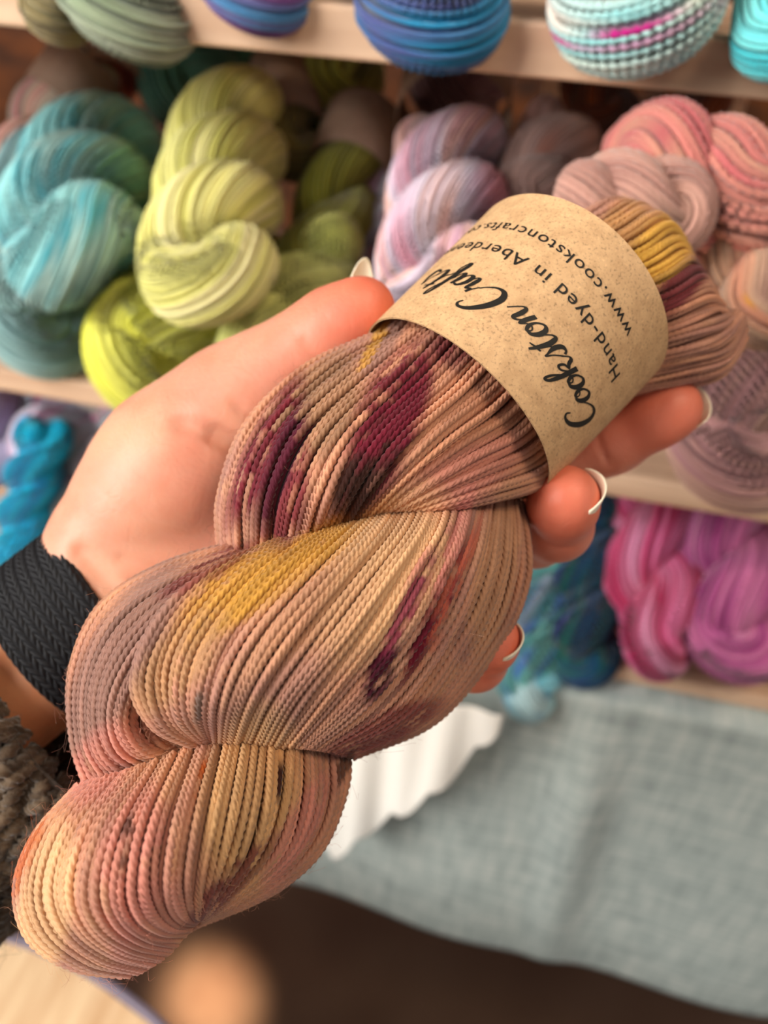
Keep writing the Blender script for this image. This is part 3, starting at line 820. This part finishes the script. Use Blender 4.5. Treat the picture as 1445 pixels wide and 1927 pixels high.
# cloth over the table front
M_CLOTH, n_, l_, b_ = new_mat('grey_blue_linen', .9, spec=.1)
tc = n_.new('ShaderNodeTexCoord')
t1_ = noise(n_, l_, 60, 4, stretch=(.35, 1, 3)); t2_ = noise(n_, l_, 60, 4, stretch=(3, 1, .35))
mx = n_.new('ShaderNodeMixRGB'); mx.inputs[0].default_value = .5; l_.new(t1_.outputs[0], mx.inputs[1]); l_.new(t2_.outputs[0], mx.inputs[2])
r_ = ramp(n_, l_, mx.outputs[0], [(.32, (136, 145, 143)), (.5, (168, 178, 174)), (.68, (194, 198, 192))]); l_.new(r_.outputs[0], b_.inputs['Base Color'])
bump(n_, l_, mx.outputs[0], b_, .4, .001)
hem = onY(1000, 1780, Y0 - .03)[2]
xs = np.linspace(-.78, .78, 260); vs = np.linspace(0, 1, 70)
Xg, Vg = np.meshgrid(xs, vs, indexing='ij')
drop = TABLE_Z + .002 - hem
top = Vg < .12
sV = np.where(top, 0, (Vg - .12) / .88)
xf1 = onY(1110, 1400, Y0 - .02)[0]
fold = .005 * sV * np.sin(Xg * 22 + 1) + .016 * np.exp(-((Xg - xf1 - .03 * sV) / .022) ** 2) * np.clip(sV * 3, 0, 1) * np.clip(1.3 - sV, 0, 1) + .004 * sV * np.sin(Xg * 9)
Yg = np.where(top, .85 - (.85 - (Y0 - .008)) * Vg / .12, Y0 - .012 - .022 * sV - fold)
Zg = np.where(top, TABLE_Z - .002, TABLE_Z - .002 - drop * sV)
cl = build('table_cloth', np.stack([Xg, Yg, Zg], -1).reshape(-1, 3), grid_faces(260, 70), M_CLOTH)
cl.modifiers.new('s', 'SOLIDIFY').thickness = .0015
tag(cl, 'grey blue linen cloth hanging down the front of the display table', 'tablecloth')

# scalloped white cloth
M_LACE, n_, l_, b_ = new_mat('white_lace_cloth', .85, (250, 246, 238), spec=.1)
tn_ = noise(n_, l_, 700, 2); bump(n_, l_, tn_.outputs[0], b_, .4, .0005)
tri = [onY(470, 1300, Y0 - .045), onY(955, 1330, Y0 - .045), onY(640, 1575, Y0 - .045)]
ni, nj = 90, 60
# doily hanging by a straight top edge with a scalloped V-shaped lower edge
xa, xb = onY(380, 1290, Y0 - .04)[0], onY(945, 1340, Y0 - .04)[0]; xt = onY(640, 1575, Y0 - .05)[0]
ztop = TABLE_Z + .001; zlow = onY(640, 1575, Y0 - .05)[2]
a = np.linspace(0, 1, ni); X = xa + (xb - xa) * a
lowf = np.where(X > xt, (xb - X) / (xb - xt), (X - xa) / (xt - xa)) ** .80
scal = .016 * np.abs(np.sin(a * math.pi * 8.5))
L = (ztop - zlow) * lowf * .93 + scal + .004
b = np.linspace(0, 1, nj); Ag, Bg = np.meshgrid(a, b, indexing='ij')
Zz = ztop - L[:, None] * Bg; Xx = X[:, None] + 0 * Bg
fy = Y0 - .046 - .014 * Bg * L[:, None] / .2 + .004 * np.sin(Xx * 95) * Bg + .0015 * np.sin(Xx * 210)
Ys = fy - .006
lc = build('lace_doily', np.stack([Xx, Ys, Zz], -1).reshape(-1, 3), grid_faces(ni, nj), M_LACE)
lc.modifiers.new('s', 'SOLIDIFY').thickness = .0012
tag(lc, 'white scalloped cloth hanging over the grey blue tablecloth, below the skein', 'doily')

# stool in the lower left corner
seat_z = .56
p1, p2, p3 = onZ(60, 1778, seat_z), onZ(180, 1850, seat_z), onZ(300, 1927, seat_z)
mid = (p1 + p3) / 2; dirn = (p3 - p1)[:2]; dirn /= np.linalg.norm(dirn); nn = np.array([-dirn[1], dirn[0]])
if nn.dot(-(mid[:2])) < 0 and False: nn = -nn
inside = onZ(20, 1900, seat_z)[:2]
if nn.dot(inside - mid[:2]) < 0: nn = -nn
SR = .42; sc_ = mid[:2] + nn * (SR * .985)
ST = empty('round_table', 'round pale wooden table with a grey metal rim in the bottom left corner', 'table', (sc_[0], sc_[1], 0))
def lathe(name, prof, mat, parent, c, n=96):
    prof = np.array(prof); a = np.linspace(0, 2 * np.pi, n, endpoint=False)
    V = np.stack([c[0] + prof[None, :, 0] * np.cos(a)[:, None], c[1] + prof[None, :, 0] * np.sin(a)[:, None], np.broadcast_to(prof[None, :, 1], (n, len(prof)))], -1)
    return build(name, V.reshape(-1, 3), grid_faces(n, len(prof), True), mat, parent)
M_RIM = new_mat('grey_metal_rim', .45, (112, 100, 118), spec=.5)[0]
nP = 9; wP = 2 * SR / nP
for k in range(nP):                                    # seat boards
    ang0 = math.atan2(dirn[1], dirn[0]) + .12; ux = np.array([math.cos(ang0), math.sin(ang0)]); uy = np.array([-ux[1], ux[0]])
    y0, y1 = -SR + k * wP + .0015, -SR + (k + 1) * wP - .0015
    yy = np.linspace(y0, y1, 12); hx = np.sqrt(np.maximum((SR - .006) ** 2 - yy ** 2, 1e-6))
    V = []
    for z in (seat_z, seat_z - .02):
        for y, h in zip(yy, hx):
            for s in (-1, 1):
                q_ = sc_ + ux * h * s + uy * y; V.append((q_[0], q_[1], z))
    Fq = []
    for i in range(11):
        Fq += [(2 * i, 2 * i + 1, 2 * i + 3, 2 * i + 2), (24 + 2 * i, 24 + 2 * i + 2, 24 + 2 * i + 3, 24 + 2 * i + 1), (2 * i, 2 * i + 2, 26 + 2 * i, 24 + 2 * i), (2 * i + 1, 25 + 2 * i, 27 + 2 * i, 2 * i + 3)]
    Fq += [(0, 24, 25, 1), (22, 23, 47, 46)]
    build('tabletop_board', V, Fq, M_OAK, ST, smooth=False)
lathe('tabletop_rim', [(SR - .006, seat_z - .024), (SR - .006, seat_z + .002), (SR - .003, seat_z + .005), (SR + .001, seat_z + .003), (SR + .003, seat_z - .01), (SR + .002, seat_z - .024), (SR - .006, seat_z - .024)], M_RIM, ST, sc_)
for k in range(4):
    a = k * math.pi / 2 + .5; tp = sc_ + .30 * np.array([math.cos(a), math.sin(a)]); bt = sc_ + .36 * np.array([math.cos(a), math.sin(a)])
    V, q, _ = tubes(np.array([[(*bt, 0.), (*((tp + bt) / 2), seat_z / 2), (*tp, seat_z - .02)]]), .010, 12)
    build('leg', V, q, M_RIM, ST)

# ================================================================== SHELF SKEINS
def hank(label, p0, p1, wpx, o0, o1, pal, turns=.7, phase=0., speck=None, band=None, group=None, n_str=62, absd=False, r=None, flat=.92, loose=1., cat='yarn', bandmat=None, sag=0., twist=.8):
    """twisted skein from pixel p0 (back) to p1 (front); o0,o1 = distance behind the rail plane"""
    def W(p, o):
        if absd: return P(p[0], p[1], o)
        return onY(p[0], p[1], Y0 + o)
    a, b = W(p0, o0), W(p1, o1)
    dep = -((b - CAM) @ M)[2]
    Wd = wpx * dep / F                                # full width
    axv = b - a; Ln = np.linalg.norm(axv); axv /= Ln
    view = (CAM - (a + b) / 2); view /= np.linalg.norm(view)
    s1 = np.cross(axv, view); s1 /= np.linalg.norm(s1); s2 = np.cross(s1, axv)
    if s2.dot(view) < 0: s2 = -s2
    # one thick loop of yarn: down one leg, round the end, back up the other, the legs twisted together
    rho0 = Wd * .238; rb0 = Wd * .268
    e = b - axv * (rho0 + rb0) * .85; a2 = a - axv * Wd * .12; b2 = e
    axis = lambda t: a2[None] + (b2 - a2)[None] * t[:, None] - np.array([0, 0, 1.])[None] * (sag * t ** 2)[:, None]
    lv = np.linspace(0, 1, 70)
    def leg(ph0):
        phi = phase + ph0 + turns * 2 * np.pi * (lv - 1)
        return axis(lv) + rho0 * (np.cos(phi)[:, None] * s1 + flat * np.sin(phi)[:, None] * s2)
    d0 = math.cos(phase) * s1 + flat * math.sin(phase) * s2
    tt = np.linspace(0, math.pi, 26)[1:-1]
    U = axis(np.array([1.])) + rho0 * (np.cos(tt)[:, None] * d0 + np.sin(tt)[:, None] * axv)
    cl = np.concatenate([leg(0), U, leg(math.pi)[::-1]])
    ker = np.ones(7) / 7
    clp = np.concatenate([np.repeat(cl[:1], 3, 0), cl, np.repeat(cl[-1:], 3, 0)])
    cl = np.stack([np.convolve(clp[:, k_], ker, 'valid') for k_ in range(3)], 1)
    N = len(cl); al = np.concatenate([[0], np.cumsum(np.linalg.norm(np.diff(cl, axis=0), axis=1))]); v = al / al[-1]
    T = np.gradient(cl, axis=0); T /= np.linalg.norm(T, axis=1, keepdims=True)
    n_0 = s2 - s2.dot(T[0]) * T[0]; n_0 /= np.linalg.norm(n_0); NN = [n_0]
    for k_ in range(1, N):
        n_0 = n_0 - n_0.dot(T[k_]) * T[k_]; n_0 = n_0 / np.linalg.norm(n_0); NN.append(n_0)
    NN = np.array(NN); BB = np.cross(T, NN)
    dend = np.minimum(al, al[-1] - al) / (rb0 * .8)
    prof = np.sqrt(np.clip(1 - np.clip(1 - dend, 0, 1) ** 2, .01, 1))
    rb = rb0 * prof
    root = empty('yarn_skein', label, cat, tuple(a * .5 + b * .5), group)
    S = n_str
    sp = 1.02 * math.pi * 2 * rb0 / S
    sr = sp * .56 if r is None else r
    sd = rng.uniform(0, 60)
    for kb in range(1):
        ctr = cl
        th = np.linspace(0, 2 * np.pi, S, endpoint=False) + rng.normal(0, .03, S)
        TH = th[:, None] + twist * 4 * np.pi * turns * v[None] + rng.normal(0, .02, (S, 1)) + .05 * loose * np.sin(v[None] * 9 + rng.uniform(0, 6, (S, 1)))
        rr = rb[None] * (1 + rng.normal(0, .014 * loose, (S, 1)))
        pth = ctr[None] + (rr * np.cos(TH))[..., None] * NN + (rr * np.sin(TH))[..., None] * BB
        sr_ = rng.uniform(0, 1, (S, 1)) + 0 * v[None]
        # pigment
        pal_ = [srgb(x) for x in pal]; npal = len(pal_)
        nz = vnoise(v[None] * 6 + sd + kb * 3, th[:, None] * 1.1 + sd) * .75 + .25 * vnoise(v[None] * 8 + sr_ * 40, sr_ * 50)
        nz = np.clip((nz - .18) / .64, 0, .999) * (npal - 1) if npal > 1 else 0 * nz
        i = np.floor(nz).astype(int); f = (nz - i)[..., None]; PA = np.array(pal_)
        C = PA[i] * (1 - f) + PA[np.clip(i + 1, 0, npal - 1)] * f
        if speck:
            for (cl_, amt) in speck:
                m_ = vnoise(v[None] * 15 + sd * 3 + cl_[0], th[:, None] * 2.5 + cl_[1]) * .6 + .4 * vnoise(v[None] * 20 + sr_ * 70, sr_ * 30 + cl_[2])
                wg = np.clip((m_ - (1 - amt)) / .10, 0, 1)[..., None]; C = C * (1 - wg) + srgb(cl_) * wg
        C = C * (1 + (sr_[..., None] - .5) * .25)
        big = Wd * F / dep > 120
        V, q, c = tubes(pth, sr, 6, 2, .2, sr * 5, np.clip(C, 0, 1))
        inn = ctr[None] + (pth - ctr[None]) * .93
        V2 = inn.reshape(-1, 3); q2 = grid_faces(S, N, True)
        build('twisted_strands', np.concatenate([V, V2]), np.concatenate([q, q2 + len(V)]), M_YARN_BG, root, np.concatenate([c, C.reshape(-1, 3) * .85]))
    if band is not None:
        v0, v1 = band
        i0 = a2 + (b2 - a2) * v0; i1 = a2 + (b2 - a2) * v1
        n = 48; t = np.linspace(0, 2 * np.pi, n, endpoint=False)
        Vv = []
        for rad_ in (Wd * .53, Wd * .525):
            for c0 in (i0, i1):
                Vv.append(c0 + rad_ * np.cos(t)[:, None] * s1 + rad_ * np.sin(t)[:, None] * s2)
        Vv = np.concatenate(Vv); k_ = np.arange(n); kn = (k_ + 1) % n
        Fb = np.concatenate([np.stack([k_, kn, kn + n, k_ + n], 1), np.stack([k_ + 2 * n, k_ + 3 * n, kn + 3 * n, kn + 2 * n], 1), np.stack([k_, k_ + 2 * n, kn + 2 * n, kn], 1), np.stack([k_ + n, kn + n, kn + 3 * n, k_ + 3 * n], 1)])
        build('paper_band', Vv, Fb, bandmat or M_KRAFT_SHADE, root)
    return root

GT, GM, GB = 'skeins on the top shelf', 'skeins on the middle shelf', 'skeins on the bottom shelf'
# top shelf, hanging over the rail
hank('olive brown wispy skein at the left end of the top shelf', (95, -180), (110, 55), 130, .10, -.012, [(120, 104, 70), (156, 140, 96), (96, 90, 60)], -.45, 0.15, group=GT, loose=4, n_str=36)
hank('sage green fluffy skein on the top shelf, left of the purple one', (270, -190), (238, 50), 265, .12, -.02, [(124, 142, 112), (150, 164, 134), (164, 172, 152), (120, 132, 96)], -.45, 0.15, group=GT, loose=5)
hank('purple and blue skein on the top shelf between sage green and deep blue', (500, -230), (475, 14), 225, .12, -.02, [(60, 100, 160), (104, 70, 140), (120, 60, 130), (70, 130, 180)], -.45, 0.15, group=GT)
hank('deep blue skein hanging over the top rail, in the middle', (830, -270), (808, 78), 305, .12, -.03, [(26, 112, 158), (44, 100, 152), (76, 84, 142), (24, 130, 176)], -.45, 0.15, group=GT)
hank('white skein speckled magenta and turquoise on the top shelf', (1170, -300), (1205, 78), 330, .12, -.035, [(235, 228, 196), (200, 226, 220), (150, 214, 216), (238, 226, 214)], -.45, 0.15, [((190, 30, 130), .33), ((40, 170, 190), .27)], group=GT, n_str=34)
hank('turquoise skein at the right end of the top shelf', (1490, -240), (1482, 112), 200, .12, -.03, [(70, 196, 206), (130, 224, 222), (40, 170, 190)], -.45, 0.15, group=GT, n_str=30)
# middle shelf
hank('aqua teal skein on the middle shelf, left of the pale lime one', (190, 262), (110, 518), 290, .13, -.04, [(124, 200, 206), (160, 220, 220), (84, 178, 192), (170, 206, 200), (116, 162, 160), (150, 214, 218)], -1.24, 1.9, group=GM, band=(-.55, -.12))
hank('grey teal skein under the aqua one at the left edge', (120, 330), (70, 690), 240, .10, -.005, [(136, 176, 178), (164, 198, 192), (120, 156, 164)], -1.20, 0.4, group=GM)
hank('pale yellow green skein lying on top of two brighter lime skeins', (440, 215), (378, 575), 272, .12, -.055, [(222, 216, 122), (230, 226, 148), (214, 210, 108), (234, 226, 166)], -1.56, 2.6, group=GM)
hank('bright lime skein drooping over the middle rail', (430, 450), (235, 752), 285, .08, -.03, [(232, 232, 96), (240, 240, 124), (222, 222, 80)], -1.10, 0.5, group=GM)
hank('lime skein tucked behind the thumb, right of the bright lime one', (650, 500), (440, 712), 225, .05, -.03, [(212, 216, 110), (226, 228, 140), (196, 200, 86)], -1.10, 1.0, group=GM)
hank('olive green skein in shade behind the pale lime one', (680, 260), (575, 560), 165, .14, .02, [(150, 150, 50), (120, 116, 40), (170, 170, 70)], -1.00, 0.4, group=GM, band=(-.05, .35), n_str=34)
hank('olive skein at the back under the top rail', (590, 90), (660, 270), 215, .24, .17, [(150, 146, 56), (176, 172, 80), (120, 112, 44)], -1.00, 1.4, group=GM, n_str=34)
hank('brown banded olive skein standing behind the pale lime one', (530, 130), (560, 320), 130, .20, .10, [(120, 110, 50), (90, 80, 40)], -0.80, 0.4, group=GM, band=(.1, .85), n_str=24)
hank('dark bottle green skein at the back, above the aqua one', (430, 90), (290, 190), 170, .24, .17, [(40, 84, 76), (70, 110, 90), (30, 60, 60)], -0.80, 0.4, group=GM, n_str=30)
hank('pink and grey skein at the left edge under the top rail', (165, 120), (20, 330), 130, .16, .10, [(214, 150, 140), (200, 180, 160), (130, 130, 120), (222, 120, 130)], -1.00, 0.9, [((120, 150, 90), .25)], group=GM, band=(.08, .5), n_str=30)
hank('coral pink skein at the back of the middle shelf, left end', (150, 90), (230, 170), 110, .24, .20, [(230, 130, 120), (240, 160, 140)], -0.80, 0.4, group=GM, n_str=24)
hank('lilac pink skein with blue grey touches, left of the held paper band', (850, 265), (822, 600), 262, .10, -.05, [(226, 160, 180), (212, 186, 206), (218, 206, 222), (236, 190, 180), (204, 160, 186)], -1.24, 2.3, group=GM, band=(-.42, -.06))
hank('grey skein speckled crimson and white beside the thumb tip', (750, 350), (640, 610), 150, .13, .03, [(130, 124, 130), (176, 176, 186), (150, 110, 124)], -1.20, 0.8, [((150, 40, 70), .36)], group=GM, n_str=32)
hank('mauve brown skein behind the lilac one and right of it', (1060, 240), (960, 430), 160, .12, .04, [(150, 120, 112), (170, 140, 134), (160, 110, 96)], -1.00, 0.9, group=GM, n_str=32)
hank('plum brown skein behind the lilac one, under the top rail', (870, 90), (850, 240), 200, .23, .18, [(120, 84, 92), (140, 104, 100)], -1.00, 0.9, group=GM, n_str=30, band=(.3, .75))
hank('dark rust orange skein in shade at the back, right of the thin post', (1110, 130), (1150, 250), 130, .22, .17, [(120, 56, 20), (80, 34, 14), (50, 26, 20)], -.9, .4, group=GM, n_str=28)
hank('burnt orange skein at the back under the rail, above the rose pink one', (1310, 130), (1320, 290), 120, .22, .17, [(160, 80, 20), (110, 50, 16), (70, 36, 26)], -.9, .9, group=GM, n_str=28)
# right hand pile
hank('rose pink and cream thick skein at the right edge behind the held skein', (1190, 335), (1490, 430), 290, .33, .315, [(196, 112, 108), (204, 140, 120), (184, 96, 98), (206, 160, 130)], -1.00, 1.9, group=GM, absd=True, n_str=30)
hank('dusty mauve skein directly behind the top of the paper band', (1085, 385), (1330, 400), 190, .305, .30, [(172, 132, 116), (190, 144, 130), (160, 116, 106)], -0.90, 0.4, group=GM, absd=True, n_str=24)
hank('peach and beige skein at the right edge between pink and mauve ones', (1350, 395), (1440, 640), 165, .33, .31, [(204, 140, 112), (186, 150, 124), (172, 132, 118)], -1.00, 1.2, [((214, 150, 60), .22)], group=GM, absd=True, n_str=26)
hank('greyish mauve skein at the right edge above the middle rail', (1440, 560), (1385, 935), 300, .40, .365, [(204, 158, 150), (186, 138, 142), (214, 172, 154), (190, 152, 144)], -1.00, 0.5, group=GM, absd=True)
# bottom shelf
hank('vivid blue skein at the left edge above the wristband', (85, 805), (25, 1065), 98, .02, -.03, [(0, 186, 240), (0, 210, 250), (0, 150, 214)], -1.60, 0.6, group=GB, n_str=34)
hank('grey paper banded pastel skein left of the palm', (190, 690), (60, 900), 190, .10, .02, [(220, 206, 220), (200, 210, 226), (226, 170, 200)], -1.00, 0.9, [((200, 60, 140), .3)], group=GB, band=(.1, .62), bandmat=M_GREYLBL)
hank('white skein speckled pink and teal beside the palm', (290, 740), (130, 1010), 165, .09, .01, [(226, 220, 226), (220, 190, 206), (200, 220, 226), (110, 140, 160)], -1.40, 0.9, [((226, 70, 150), .34), ((90, 150, 150), .28)], group=GB, n_str=34)
hank('lilac white skein at the left edge below the middle rail', (-60, 690), (-10, 900), 150, .06, .0, [(206, 200, 226), (180, 160, 200)], -1.00, 0.2, group=GB, n_str=26)
hank('aqua and mint skein below the ring finger', (1040, 960), (985, 1320), 150, .08, -.02, [(60, 160, 160), (120, 190, 180), (50, 130, 140), (170, 190, 210)], -1.60, 0.9, [((70, 120, 190), .3)], group=GB, n_str=34)
hank('emerald and navy skein right of the middle fingertip', (1110, 900), (1095, 1285), 140, .09, -.01, [(10, 80, 84), (14, 60, 110), (16, 100, 90), (60, 60, 140)], -1.60, 0.2, group=GB, n_str=34)
hank('crimson magenta skein on the bottom shelf, left of the orchid pink one', (1215, 880), (1240, 1268), 185, .10, -.02, [(220, 56, 132), (236, 130, 180), (196, 30, 96), (240, 160, 200)], -1.10, 1.2, group=GB, n_str=40)
hank('orchid pink skein at the right edge of the bottom shelf', (1365, 890), (1400, 1272), 215, .10, -.02, [(200, 80, 160), (234, 136, 190), (160, 50, 126), (242, 164, 206)], -1.10, 0.4, group=GB, n_str=40)
hank('deep pink skein behind the orchid one at the right edge', (1490, 880), (1490, 1180), 150, .16, .06, [(220, 76, 136), (230, 110, 160)], -1.20, 0.4, group=GB, n_str=26)
hank('white and turquoise skein hanging off the bottom shelf by the white cloth', (1010, 1190), (990, 1345), 140, .03, -.03, [(226, 226, 224), (110, 190, 206), (190, 220, 224)], -1.00, 1.2, [((40, 130, 190), .3)], group=GB, n_str=26)

for o in bpy.data.objects:
    if '_o' in o: del o['_o']
